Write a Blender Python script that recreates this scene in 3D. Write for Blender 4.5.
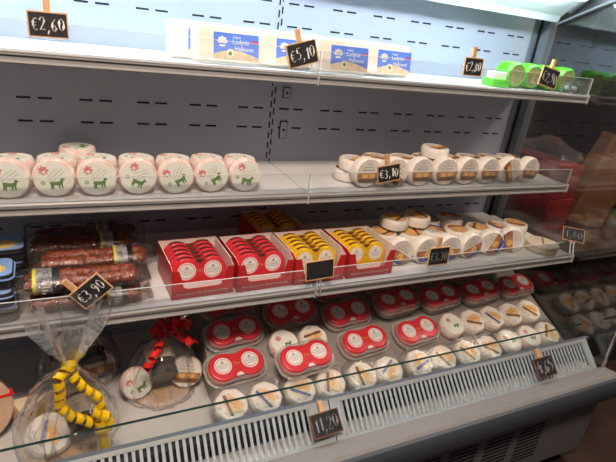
import bpy, bmesh, math, random
from math import sin, cos, pi, sqrt, radians
from mathutils import Matrix, Vector, noise
random.seed(7)
for o in list(bpy.data.objects): bpy.data.objects.remove(o)
scene = bpy.context.scene
C = scene.collection

# ------------------------------------------------------------------ camera
cam_d = bpy.data.cameras.new('camera')
cam = bpy.data.objects.new('camera', cam_d); C.objects.link(cam)
AX = Vector((0.90029302, -0.06424463, 0.43051726))
AY = Vector((-0.4187663, -0.39771101, 0.81637047))
AZ = Vector((0.11877404, -0.91525875, -0.38495993))
m = Matrix.Identity(4)
for i, a in enumerate((AX, AY, AZ)):
    m[i][0] = a[0]; m[i][1] = -a[1]; m[i][2] = -a[2]
m[2][3] = 1.6
cam.matrix_world = m
cam_d.sensor_fit = 'HORIZONTAL'; cam_d.sensor_width = 36; cam_d.lens = 495.89 / 616 * 36
cam_d.clip_start = 0.02
scene.camera = cam

# ------------------------------------------------------------------ world, lights, exposure
w = bpy.data.worlds.new('world'); scene.world = w; w.use_nodes = True
bg = w.node_tree.nodes['Background']
bg.inputs[0].default_value = (0.95, 0.93, 1.0, 1); bg.inputs[1].default_value = 0.05
def area(name, loc, target, sx, sy, power, col):
    d = bpy.data.lights.new(name, 'AREA'); d.shape = 'RECTANGLE'; d.size = sx; d.size_y = sy
    d.energy = power; d.color = col
    o = bpy.data.objects.new(name, d); C.objects.link(o)
    o.location = loc
    o.rotation_euler = (Vector(target) - Vector(loc)).to_track_quat('-Z', 'Y').to_euler()
    return o
# shop ceiling lamp in front of the case, warm
area('ceiling_lamp', (-0.05, -0.12, 3.0), (0.40, 1.25, 0.8), 0.8, 0.35, 70, (1.0, 0.80, 0.66))
# added fill light, no real fixture: brightens the red boxes beyond the end glass
area('added_counter_fill', (2.75, 1.0, 2.7), (2.4, 1.6, 0.8), 0.4, 0.4, 24, (1.0, 0.80, 0.62))
vs = scene.view_settings
scene.display_settings.display_device = 'sRGB'
vs.view_transform = 'Standard'; vs.look = 'None'; vs.exposure = 0.0; vs.gamma = 1.0; vs.use_curve_mapping = False

# ------------------------------------------------------------------ materials
MATS = {}
def mat(name, col, rough=0.5, var=0.06, scale=30, metal=0.0, bump=0.0, bscale=None, spec=0.5, trans=0.0, emit=None, sss=0.0, col2=None):
    if name in MATS: return MATS[name]
    m = bpy.data.materials.new(name); m.use_nodes = True
    nt = m.node_tree; N = nt.nodes; L = nt.links
    b = N['Principled BSDF']
    b.inputs['Roughness'].default_value = rough
    b.inputs['Metallic'].default_value = metal
    b.inputs['Specular IOR Level'].default_value = spec
    b.inputs['Transmission Weight'].default_value = trans
    if sss:
        b.inputs['Subsurface Weight'].default_value = sss
        b.inputs['Subsurface Radius'].default_value = (0.01, 0.006, 0.004)
    tc = N.new('ShaderNodeTexCoord'); nz = N.new('ShaderNodeTexNoise')
    nz.inputs['Scale'].default_value = scale; nz.inputs['Detail'].default_value = 4
    L.new(tc.outputs['Object'], nz.inputs['Vector'])
    r = N.new('ShaderNodeValToRGB')
    c2 = col2 or tuple(min(1, c * (1 + var)) for c in col)
    c1 = col if col2 else tuple(c * (1 - var) for c in col)
    r.color_ramp.elements[0].position = 0.35; r.color_ramp.elements[0].color = (*c1, 1)
    r.color_ramp.elements[1].position = 0.65; r.color_ramp.elements[1].color = (*c2, 1)
    L.new(nz.outputs['Fac'], r.inputs['Fac']); L.new(r.outputs['Color'], b.inputs['Base Color'])
    if bump:
        n2 = N.new('ShaderNodeTexNoise'); n2.inputs['Scale'].default_value = bscale or scale; n2.inputs['Detail'].default_value = 3
        L.new(tc.outputs['Object'], n2.inputs['Vector'])
        bp = N.new('ShaderNodeBump'); bp.inputs['Strength'].default_value = bump; bp.inputs['Distance'].default_value = 0.004
        L.new(n2.outputs['Fac'], bp.inputs['Height']); L.new(bp.outputs['Normal'], b.inputs['Normal'])
    if emit:
        b.inputs['Emission Color'].default_value = (*emit[:3], 1); b.inputs['Emission Strength'].default_value = emit[3]
    MATS[name] = m
    return m
def film(name, tint=(1, 1, 1), gloss=0.12, haze=0.06, rough=0.12, bump=0.6, bscale=40, fres=True):
    """thin clear plastic or glass: mostly transparent, some gloss, a little white haze"""
    if name in MATS: return MATS[name]
    m = bpy.data.materials.new(name); m.use_nodes = True
    nt = m.node_tree; N = nt.nodes; L = nt.links
    N.remove(N['Principled BSDF']); out = N['Material Output']
    t = N.new('ShaderNodeBsdfTransparent'); t.inputs[0].default_value = (*tint, 1)
    g = N.new('ShaderNodeBsdfGlossy'); g.inputs['Roughness'].default_value = rough
    d = N.new('ShaderNodeBsdfDiffuse'); d.inputs[0].default_value = (0.85, 0.85, 0.83, 1)
    m1 = N.new('ShaderNodeMixShader'); m2 = N.new('ShaderNodeMixShader')
    m1.inputs[0].default_value = haze
    L.new(t.outputs[0], m1.inputs[1]); L.new(d.outputs[0], m1.inputs[2])
    L.new(m1.outputs[0], m2.inputs[1]); L.new(g.outputs[0], m2.inputs[2])
    lw = N.new('ShaderNodeLayerWeight'); lw.inputs['Blend'].default_value = 0.25
    ma = N.new('ShaderNodeMath'); ma.operation = 'MULTIPLY_ADD'
    ma.inputs[1].default_value = 0.5 if fres else 0.0; ma.inputs[2].default_value = gloss
    ma.use_clamp = True
    L.new(lw.outputs['Fresnel'], ma.inputs[0]); L.new(ma.outputs[0], m2.inputs[0])
    if bump:
        tc = N.new('ShaderNodeTexCoord'); nz = N.new('ShaderNodeTexNoise'); nz.inputs['Scale'].default_value = bscale
        nz.inputs['Detail'].default_value = 3
        L.new(tc.outputs['Object'], nz.inputs['Vector'])
        bp = N.new('ShaderNodeBump'); bp.inputs['Strength'].default_value = bump; bp.inputs['Distance'].default_value = 0.006
        L.new(nz.outputs['Fac'], bp.inputs['Height'])
        L.new(bp.outputs['Normal'], g.inputs['Normal'])
    L.new(m2.outputs[0], out.inputs[0])
    MATS[name] = m
    return m

M_white = mat('white_enamel', (0.78, 0.79, 0.80), 0.35, 0.015, 8)
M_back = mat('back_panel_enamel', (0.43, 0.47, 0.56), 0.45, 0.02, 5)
M_rail = mat('grey_price_rail', (0.29, 0.29, 0.285), 0.4, 0.03, 10)
M_raill = mat('rail_ridge', (0.46, 0.45, 0.43), 0.35, 0.03, 10)
M_slot = mat('slot_black', (0.012, 0.012, 0.014), 0.8, 0.1)
M_post = mat('post_grey', (0.20, 0.22, 0.25), 0.4, 0.04)
M_postd = mat('post_dark', (0.015, 0.016, 0.018), 0.5, 0.05)
M_lip = film('clear_acrylic', (0.97, 0.98, 0.98), 0.02, 0.05, 0.05, 0, fres=True)
M_lipe = mat('acrylic_edge', (0.62, 0.62, 0.60), 0.25, 0.04)
M_glass = film('end_glass', (0.88, 0.89, 0.89), 0.115, 0.0, 0.02, 0, fres=False)
M_riser = film('riser_glass', (0.96, 0.985, 0.975), 0.05, 0.012, 0.03, 0, fres=False)
M_gedge = mat('glass_edge_green', (0.008, 0.035, 0.03), 0.12, 0.1)
M_grille = mat('grille_paint', (0.36, 0.40, 0.41), 0.4, 0.02)
M_duct = mat('duct_grey', (0.10, 0.12, 0.14), 0.6, 0.05)
M_ledge = mat('ledge_paint', (0.225, 0.205, 0.19), 0.45, 0.03)
M_bump = mat('bumper_plastic', (0.05, 0.058, 0.07), 0.45, 0.05)
M_kick = mat('kick_panel_paint', (0.17, 0.17, 0.18), 0.5, 0.04)
M_steel = mat('brushed_steel', (0.55, 0.56, 0.57), 0.25, 0.05, metal=1.0)
M_floor = mat('floor_brown_tile', (0.035, 0.018, 0.013), 0.45, 0.3, 6, col2=(0.055, 0.03, 0.022))
M_wall = mat('dark_wall', (0.03, 0.028, 0.028), 0.7, 0.1, 4)
M_wood = mat('pale_wood', (0.50, 0.33, 0.19), 0.6, 0.15, 60)
M_peg = mat('peg_wood', (0.62, 0.36, 0.17), 0.6, 0.12, 80)
M_board = mat('chalkboard', (0.014, 0.014, 0.016), 0.75, 0.5, 60)
M_chalk = mat('chalk', (0.85, 0.85, 0.82), 0.9, 0.1, 300)
M_chalkd = mat('faint_chalk', (0.22, 0.22, 0.22), 0.9, 0.2, 300)
M_chalkg = mat('grey_chalk', (0.42, 0.42, 0.40), 0.9, 0.2, 300)
M_clearhard = film('clear_clip', (0.95, 0.96, 0.96), 0.08, 0.35, 0.1, 0)
M_pinkpaper = mat('pink_white_paper', (0.80, 0.55, 0.47), 0.6, 0, 45, bump=0.6, bscale=70, col2=(0.88, 0.81, 0.75))
M_glabel = mat('pale_green_label', (0.78, 0.80, 0.72), 0.6, 0.03, 20)
M_green = mat('label_green', (0.07, 0.19, 0.02), 0.6, 0.1)
M_pinkr = mat('rosette_pink', (0.66, 0.24, 0.24), 0.6, 0.25, 120)
M_txt = mat('print_grey', (0.30, 0.31, 0.28), 0.7, 0.1)
M_txtl = mat('print_light_grey', (0.52, 0.53, 0.48), 0.7, 0.1)
M_wpaper = mat('white_cheese_paper', (0.78, 0.70, 0.60), 0.55, 0, 30, bump=0.45, bscale=50, col2=(0.86, 0.81, 0.75))
M_cream = mat('cream_cheese_rind', (0.72, 0.60, 0.43), 0.6, 0.08, 40, sss=0.1)
M_tan = mat('tan_label', (0.42, 0.19, 0.08), 0.6, 0.3, 50)
M_brown = mat('brown_label', (0.20, 0.075, 0.03), 0.6, 0.3, 60)
M_orange = mat('orange_cheese_print', (0.78, 0.43, 0.13), 0.55, 0.2, 60)
M_blue = mat('blue_stripe_print', (0.05, 0.09, 0.33), 0.5, 0.2, 60)
M_lblwhite = mat('label_white', (0.80, 0.79, 0.75), 0.55, 0.03)
M_red = mat('red_card', (0.56, 0.022, 0.026), 0.35, 0.06, 20)
M_pinkred = mat('red_sleeve_card', (0.66, 0.035, 0.05), 0.32, 0.08, 20)
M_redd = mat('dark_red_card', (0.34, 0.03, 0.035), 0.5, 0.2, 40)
M_yel = mat('yellow_sleeve_card', (0.78, 0.46, 0.015), 0.35, 0.08, 20)
M_gold = mat('gold_print', (0.55, 0.36, 0.05), 0.5, 0.1)
M_boxin = mat('box_inside_white', (0.74, 0.66, 0.60), 0.6, 0.03)
M_tray = film('clear_tray', (0.97, 0.96, 0.95), 0.03, 0.20, 0.12, 0.9, 45)
M_wrap = film('cling_film', (0.98, 0.98, 0.98), 0.045, 0.06, 0.15, 0.9, 35)
M_cello = film('cellophane', (0.98, 0.98, 0.98), 0.03, 0.05, 0.12, 1.0, 26)
M_pouch = film('vacuum_pouch', (0.97, 0.95, 0.94), 0.02, 0.012, 0.10, 1.0, 60)
M_saus = mat('paprika_sausage', (0.07, 0.012, 0.005), 0.2, 0, 120, bump=1.0, bscale=150, col2=(0.36, 0.075, 0.018))
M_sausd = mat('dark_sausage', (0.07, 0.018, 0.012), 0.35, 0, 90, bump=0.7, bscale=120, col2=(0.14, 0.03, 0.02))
M_black = mat('black_plastic', (0.016, 0.016, 0.02), 0.3, 0.2)
M_yband = mat('yellow_band', (0.62, 0.60, 0.05), 0.5, 0.05)
M_gband = mat('green_band', (0.22, 0.30, 0.03), 0.5, 0.05)
M_bluel = mat('light_blue_label', (0.22, 0.34, 0.62), 0.45, 0.1)
M_ycirc = mat('yellow_badge', (0.68, 0.52, 0.18), 0.45, 0.2, 80)
M_greytray = mat('grey_tray', (0.22, 0.21, 0.20), 0.5, 0.1)
M_hallou = mat('white_brine_cheese_pouch', (0.80, 0.70, 0.55), 0.25, 0, 18, bump=0.9, bscale=40, col2=(0.86, 0.80, 0.70))
M_bpack = mat('blue_pack_label', (0.10, 0.22, 0.70), 0.4, 0.04)
M_neon = mat('bright_green_rind', (0.07, 0.50, 0.008), 0.35, 0.12, 60)
M_neond = mat('herb_green_face', (0.16, 0.30, 0.06), 0.5, 0, 130, col2=(0.36, 0.33, 0.14))
M_yrib = mat('yellow_ribbon', (0.86, 0.55, 0.01), 0.22, 0.05)
M_rrib = mat('red_ribbon', (0.78, 0.025, 0.02), 0.25, 0.08)
M_jarl = mat('jar_paper_label', (0.55, 0.48, 0.38), 0.6, 0.1)
M_jam = mat('dark_jam_glass', (0.03, 0.022, 0.02), 0.08, 0.2)
M_lid = mat('grey_lid', (0.055, 0.055, 0.06), 0.3, 0.1)
M_lidb = mat('black_lid', (0.012, 0.012, 0.013), 0.2, 0.1)
M_rindb = mat('brown_rind', (0.36, 0.17, 0.07), 0.6, 0.3, 40)
M_card = mat('brown_kraft', (0.26, 0.12, 0.06), 0.7, 0.1, 20)
M_counter = mat('dark_counter_wood', (0.05, 0.026, 0.018), 0.5, 0.3, 20)
M_leaf = mat('leaf_green', (0.05, 0.11, 0.03), 0.5, 0, 30, col2=(0.10, 0.18, 0.06))

# ------------------------------------------------------------------ mesh builder
def T(x=0, y=0, z=0): return Matrix.Translation((x, y, z))
def R(ax, deg): return Matrix.Rotation(radians(deg), 4, ax)
I4 = Matrix.Identity(4)
class MB:
    def __init__(s): s.v = []; s.f = []; s.m = []
    def add(s, vs, fs, m=0, M=None):
        n = len(s.v)
        for p in vs:
            p = Vector(p)
            s.v.append(M @ p if M is not None else p)
        for f in fs: s.f.append([i + n for i in f]); s.m.append(m)
        return s
    def box(s, x0, x1, y0, y1, z0, z1, m=0, M=None):
        vs = [(x, y, z) for x in (x0, x1) for y in (y0, y1) for z in (z0, z1)]
        fs = [(0, 1, 3, 2), (4, 6, 7, 5), (0, 4, 5, 1), (2, 3, 7, 6), (0, 2, 6, 4), (1, 5, 7, 3)]
        return s.add(vs, fs, m, M)
    def rings(s, rings, m=0, M=None, cap=(True, True), closed=True):
        n = len(rings[0]); vs = [p for r in rings for p in r]; fs = []
        for i in range(len(rings) - 1):
            for j in range(n if closed else n - 1):
                k = (j + 1) % n
                fs.append((i * n + j, i * n + k, (i + 1) * n + k, (i + 1) * n + j))
        if cap[0]: fs.append(tuple(reversed(range(n))))
        if cap[1]: fs.append(tuple(range((len(rings) - 1) * n, len(rings) * n)))
        return s.add(vs, fs, m, M)
    def lathe(s, prof, n=24, m=0, M=None, rf=None, cap=(True, True)):
        rg = []
        for r, z in prof:
            ring = []
            for j in range(n):
                a = 2 * pi * j / n
                k = rf(a, z, r) if rf else 1.0
                ring.append((r * k * cos(a), r * k * sin(a), z))
            rg.append(ring)
        return s.rings(rg, m, M, cap)
    def loft(s, outline, prof, m=0, M=None, cap=(True, True)):
        """outline 2-D points; prof list of (z, inset scale)"""
        return s.rings([[(x * k, y * k, z) for x, y in outline] for z, k in prof], m, M, cap)
    def prism(s, outline, z0, z1, m=0, M=None): return s.loft(outline, [(z0, 1), (z1, 1)], m, M)
    def tube(s, pts, r, n=8, m=0, M=None, flat=1.0):
        pts = [Vector(p) for p in pts]; rg = []
        up = Vector((0.13, 0.2, 0.97))
        for i, p in enumerate(pts):
            t = (pts[min(i + 1, len(pts) - 1)] - pts[max(i - 1, 0)]).normalized()
            a = t.cross(up)
            if a.length < 1e-3: a = t.cross(Vector((1, 0, 0)))
            a.normalize(); b = t.cross(a).normalized()
            rr = r(i / (len(pts) - 1)) if callable(r) else r
            rg.append([p + a * rr * cos(2 * pi * j / n) + b * rr * flat * sin(2 * pi * j / n) for j in range(n)])
        return s.rings(rg, m, M)
    def strip(s, pts, wv, th, m=0, M=None):
        """a flat band along pts with half-width vectors wv and thickness along the normal"""
        pts = [Vector(p) for p in pts]; rg = []
        for i, p in enumerate(pts):
            t = (pts[min(i + 1, len(pts) - 1)] - pts[max(i - 1, 0)]).normalized()
            wd = Vector(wv[i] if isinstance(wv, list) else wv)
            nrm = t.cross(wd).normalized() * th
            rg.append([p + wd + nrm, p - wd + nrm, p - wd - nrm, p + wd - nrm])
        return s.rings(rg, m, M)
    def build(s, name, mats, parent=None, smooth=35, bevel=0, kind=None, M=None):
        me = bpy.data.meshes.new(name)
        me.from_pydata([tuple(v) for v in s.v], [], s.f)
        if not isinstance(mats, (list, tuple)): mats = [mats]
        for mm in mats: me.materials.append(mm)
        me.polygons.foreach_set('material_index', s.m)
        bm = bmesh.new(); bm.from_mesh(me)
        bmesh.ops.recalc_face_normals(bm, faces=bm.faces)
        if bevel:
            es = [e for e in bm.edges if len(e.link_faces) == 2 and e.calc_face_angle(0) > radians(40)]
            bmesh.ops.bevel(bm, geom=es, offset=bevel, segments=2, profile=0.6, affect='EDGES', clamp_overlap=True)
        bm.to_mesh(me); bm.free()
        if smooth:
            me.polygons.foreach_set('use_smooth', [True] * len(me.polygons))
            me.set_sharp_from_angle(angle=radians(smooth))
        me.update()
        o = bpy.data.objects.new(name, me); C.objects.link(o)
        if parent is not None: o.parent = parent
        if M is not None: o.matrix_local = M
        if kind: o['kind'] = kind
        return o
def tag(o, label, cat, group=None):
    o['label'] = label; o['category'] = cat
    if group: o['group'] = group
    return o
def thing(name, label, cat, M=I4, group=None):
    o = bpy.data.objects.new(name, None); C.objects.link(o)
    o.empty_display_size = 0.02
    o.matrix_world = M
    return tag(o, label, cat, group)
def clone(root, M, label, group=None, cat=None):
    def cp(o, par):
        c = o.copy(); C.objects.link(c)
        if par is not None: c.parent = par
        for ch in o.children: cp(ch, c)
        return c
    r = cp(root, None); r.matrix_world = M; r['label'] = label
    if group: r['group'] = group
    if cat: r['category'] = cat
    return r
class Proto:
    """first placement moves the prototype itself, later ones copy it"""
    def __init__(s, root): s.root = root; s.used = False
    def put(s, M, label, group=None):
        if not s.used:
            s.used = True; s.root.matrix_world = M; s.root['label'] = label
            if group: s.root['group'] = group
            return s.root
        return clone(s.root, M, label, group)
def text_into(mb, string, size, M, m=0, depth=0.0003, width=None):
    cu = bpy.data.curves.new('t', 'FONT'); cu.body = string; cu.size = size; cu.align_x = 'CENTER'; cu.align_y = 'CENTER'
    cu.extrude = depth; cu.resolution_u = 2
    ob = bpy.data.objects.new('t', cu); C.objects.link(ob)
    dg = bpy.context.evaluated_depsgraph_get(); dg.update()
    me = bpy.data.meshes.new_from_object(ob.evaluated_get(dg))
    vs = [v.co.copy() for v in me.vertices]; fs = [tuple(p.vertices) for p in me.polygons]
    if vs and width:
        w0 = max(v.x for v in vs) - min(v.x for v in vs)
        for v in vs: v.x *= width / w0
    mb.add(vs, fs, m, M)
    bpy.data.objects.remove(ob); bpy.data.curves.remove(cu); bpy.data.meshes.remove(me)
def circ(r, n=24, cx=0, cy=0, a0=0): return [(cx + r * cos(a0 + 2 * pi * j / n), cy + r * sin(a0 + 2 * pi * j / n)) for j in range(n)]
def eight(r, c, dip, n=13):
    """outline of two joined discs with a shallow waist"""
    pts = []
    for j in range(n): a = -pi / 2 + pi * j / (n - 1); pts.append((c + r * cos(a), r * sin(a)))
    for j in range(1, 8):
        x = c - 2 * c * j / 8; pts.append((x, r - dip * 0.5 * (1 + cos(pi * x / c))))
    for j in range(n): a = pi / 2 + pi * j / (n - 1); pts.append((-c + r * cos(a), r * sin(a)))
    for j in range(1, 8):
        x = -c + 2 * c * j / 8; pts.append((x, -r + dip * 0.5 * (1 + cos(pi * x / c))))
    return pts
def rrect(hx, hy, r, n=5):
    pts = []
    for cx, cy, a0 in ((hx - r, hy - r, 0), (-hx + r, hy - r, pi / 2), (-hx + r, -hy + r, pi), (hx - r, -hy + r, 1.5 * pi)):
        for j in range(n): a = a0 + pi / 2 * j / (n - 1); pts.append((cx + r * cos(a), cy + r * sin(a)))
    return pts
FRONT = R('X', 90)            # local XY drawing plane -> world XZ plane, its normal +Z -> -Y (towards the shopper)

# ------------------------------------------------------------------ setting
def struct(name, mb, mats, **k):
    o = mb.build(name, mats, **k); o['kind'] = 'structure'; return o
struct('floor', MB().box(-3, 4.5, -2.5, 3.2, -0.05, 0), M_floor, smooth=0)
struct('wall_back', MB().box(-3, 4.5, 3.0, 3.1, 0, 3.2), M_wall, smooth=0)
struct('wall_right', MB().box(4.0, 4.1, -2.5, 3.0, 0, 3.2), M_wall, smooth=0)

# ------------------------------------------------------------------ the refrigerated case
YB = 1.673
case = thing('refrigerated_display_case', 'long open white refrigerated cheese display case with slotted back wall and glass end', 'display case', T(0.6, 1.3, 0))
def part(name, mb, mats, parent=case, **k):
    o = mb.build(name, mats, **k); o.parent = parent
    o.matrix_parent_inverse = parent.matrix_world.inverted() if parent.parent is None else Matrix.Identity(4)
    return o
def slots(mb, x0, x1, phase):
    for z in (1.650, 1.579, 1.304, 1.236, 0.895, 0.62, 0.55):
        k = math.floor((x0 - phase) / 0.1665)
        x = phase + k * 0.1665
        while x < x1:
            for dx in (-0.0278, 0.0278):
                a, b = x + dx - 0.0185, x + dx + 0.0185
                if a > x0 + .01 and b < x1 - .01:
                    mb.box(a, b, YB - 0.0012, YB + 0.004, z - 0.0028, z + 0.0028, 1)
            x += 0.1665
XL = -1.0
b = MB().box(XL, 0.660, YB, YB + 0.03, 0.40, 1.95, 0); slots(b, XL, 0.660, -0.0715)
part('back_panel', b, [M_back, M_slot], smooth=0)
b = MB().box(0.690, 1.84, YB, YB + 0.03, 0.40, 1.95, 0); slots(b, 0.690, 1.84, 0.7485)
part('back_panel', b, [M_back, M_slot], smooth=0)
b = MB().box(0.660, 0.690, YB - 0.001, YB + 0.03, 0.40, 1.95, 0)
z = 0.42
while z < 1.93:
    b.box(0.667, 0.6715, YB - 0.0025, YB, z, z + 0.022, 1); b.box(0.6785, 0.683, YB - 0.0025, YB, z + 0.012, z + 0.034, 1)
    z += 0.037
part('upright_channel', b, [M_back, M_slot], smooth=0)
for zc in (1.362, 1.229):
    b = MB(); hx, hz = 0.0145, 0.032 if zc < 1.3 else 0.019
    b.box(0.7245 - hx, 0.7245 + hx, YB - 0.004, YB, zc - hz, zc + hz, 1)
    b.box(0.7245 - hx + .0025, 0.7245 + hx - .0025, YB - 0.006, YB, zc - hz + .0025, zc + hz - .0025, 0)
    b.lathe([(0.004, 0), (0.004, 0.003)], 12, 1, T(0.7245, YB - 0.006, zc) @ FRONT)
    part('sensor_cover', b, [M_back, M_slot], smooth=0)
# end post, end glass and its front trim
b = MB().box(1.838, 1.866, YB - 0.006, YB + 0.03, 0.40, 1.95, 0).box(1.866, 1.888, YB - 0.004, YB + 0.03, 0.40, 1.95, 1).box(1.888, 1.932, YB - 0.04, YB + 0.03, 0.40, 1.95, 0)
part('end_post', b, [M_post, M_postd], smooth=0, bevel=0.002)
part('end_glass', MB().box(1.893, 1.901, 0.925, YB - 0.04, 0.47, 1.95), M_glass, smooth=0)
part('end_trim', MB().tube([(1.897, 0.917, 0.462), (1.897, 0.917, 1.4), (1.897, 0.917, 1.95)], 0.008, 10), M_steel)
# canopy with its lamp strip
b = MB().rings([[(x, 1.585, 1.722), (x, 1.575, 1.745), (x, 1.32, 1.945), (x, 1.30, 1.985), (x, 1.70, 1.985), (x, 1.70, 1.95), (x, 1.585, 1.95)] for x in (XL, 1.866)])
part('canopy', b, mat('canopy_enamel', (0.70, 0.78, 0.76), 0.4, 0.01), smooth=0)
b = MB().rings([[(x, 1.30, 1.986), (x, 0.99, 1.986), (x, 0.99, 2.02), (x, 1.30, 2.02)] for x in (XL, 1.866)])
part('canopy_top', b, M_white, smooth=0)
b = MB().rings([[(x, 1.452, 1.815), (x, 1.440, 1.823), (x, 1.412, 1.845), (x, 1.404, 1.860), (x, 1.387, 1.855), (x, 1.397, 1.823), (x, 1.417, 1.805), (x, 1.442, 1.798)] for x in (XL + .1, 1.80)])
lamp = part('lamp_tube', b, mat('lamp_tube_glow', (0.9, 0.95, 1.0), 0.4, 0.0, emit=(0.80, 0.90, 1.0, 24.0)), smooth=60)
b = MB().rings([[(x, 1.55, 1.76), (x, 1.42, 1.865), (x, 1.435, 1.885), (x, 1.565, 1.78)] for x in (1.872, 1.89)])
b.tube([(1.88, 1.60, 1.715), (1.88, 1.40, 1.80), (1.88, 1.1, 1.90)], 0.005, 8)
part('canopy_arm', b, M_post, smooth=30)
# deck, product riser, glass front, grilles, ledge, bumper and base
part('deck', MB().box(XL, 1.89, 1.028, YB, 0.40, 0.44), mat('deck_enamel', (.60, .59, .58), .4, .02), smooth=0, bevel=0.003)
def RZ(y): return 0.455 + 0.45 * (y - 1.05)
b = MB().rings([[(x, 1.046, 0.44), (x, 1.046, RZ(1.046)), (x, 1.655, RZ(1.655)), (x, 1.655, 0.44)] for x in (0.372, 1.885)])
part('sloping_plinth', b, mat('plinth_grey', (.27, .245, .225), .5, .05), smooth=0)
for a, c in ((XL, 0.672), (0.676, 1.83)):
    g = part('riser_glass', MB().box(a, c, 1.0195, 1.0255, 0.545, 0.6165), M_riser, smooth=0)
    e = MB().box(a, c, 1.0195, 1.0255, 0.6165, 0.6190).build('glass_edge', M_gedge, g, smooth=0)
G0 = Vector((0, 1.006, 0.553)); G1 = Vector((0, 0.918, 0.466))
gd = (G1 - G0); gl = gd.length; gd.normalize(); gn = Vector((0, -gd.z, gd.y)) * 1
gn = Vector((0, gd.z, -gd.y))
if gn.z < 0: gn = -gn
def GP(x, u, h=0.0): return Vector((x, G0.y + gd.y * u + gn.y * h, G0.z + gd.z * u + gn.z * h))
def gbox(mb, xa, xb, u0, u1, h0, h1, m=0):
    vs = [GP(x, u, h) for x in (xa, xb) for u in (u0, u1) for h in (h0, h1)]
    mb.add(vs, [(0, 1, 3, 2), (4, 6, 7, 5), (0, 4, 5, 1), (2, 3, 7, 6), (0, 2, 6, 4), (1, 5, 7, 3)], m)
for xa, xb, s0, s1 in ((XL, 0.672, XL + .03, 0.60), (0.676, 1.866, 0.715, 1.835)):
    b = MB()
    gbox(b, xa, xb, 0, 0.012, -0.003, 0); gbox(b, xa, xb, gl - 0.012, gl, -0.003, 0)
    gbox(b, xa, s0, 0.012, gl - .012, -0.003, 0); gbox(b, s1, xb, 0.012, gl - .012, -0.003, 0)
    n = round((s1 - s0) / 0.0182)
    for i in range(n + 1):
        x = s0 + (s1 - s0) * i / n
        gbox(b, x - 0.0042, x + 0.0042, 0.010, gl - 0.010, -0.003, 0)
    part('air_grille', b, M_grille, smooth=0)
b = MB().box(XL, 1.89, 1.006, 1.0195, 0.40, 0.553, 0)
b.rings([[(x, 1.006, 0.445), (x, 0.975, 0.452), (x, 0.918, 0.452), (x, 0.918, 0.40), (x, 1.006, 0.40)] for x in (XL, 1.87)], 1)
b.box(XL, 1.89, 0.990, 1.006, 0.47, 0.505, 2)
part('air_duct', b, [M_duct, M_white, M_slot], smooth=0)
b = MB().rings([[(x, 0.918, 0.467), (x, 0.918, 0.472), (x, 0.858, 0.480), (x, 0.848, 0.474), (x, 0.848, 0.44), (x, 0.918, 0.44)] for x in (XL, 1.90)])
part('front_ledge', b, M_ledge, smooth=0)
prof = [(0.850, 0.474), (0.838, 0.470), (0.828, 0.458), (0.822, 0.44), (0.820, 0.42), (0.823, 0.40), (0.832, 0.385), (0.846, 0.378), (0.90, 0.378), (0.90, 0.44)]
b = MB().rings([[(x, y, z) for y, z in prof] for x in (XL, 1.90)])
b.lathe([(0.0, 0), (0.04, 0.004), (0.047, 0.012), (0.049, 0.03)], 20, 0, T(1.93, 0.868, 0.427) @ R('Y', -90))
part('bumper', b, M_bump, smooth=30)
b = MB().box(XL, 1.89, 0.878, 0.90, 0.08, 0.40, 0)
for gx in (0.95, 1.12, 1.29, 1.46):
    for k in range(11):
        zz = 0.14 + 0.018 * k
        b.box(gx, gx + 0.13, 0.8768, 0.879, zz, zz + 0.008, 1)
part('kick_panel', b, [M_kick, M_slot], smooth=0)
part('plinth_foot', MB().box(XL, 1.86, 0.94, 1.6, 0.0, 0.08), M_black, smooth=0)
part('base_cabinet', MB().box(XL, 1.89, 0.90, YB + .03, 0.08, 0.40), M_kick, smooth=0)

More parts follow.
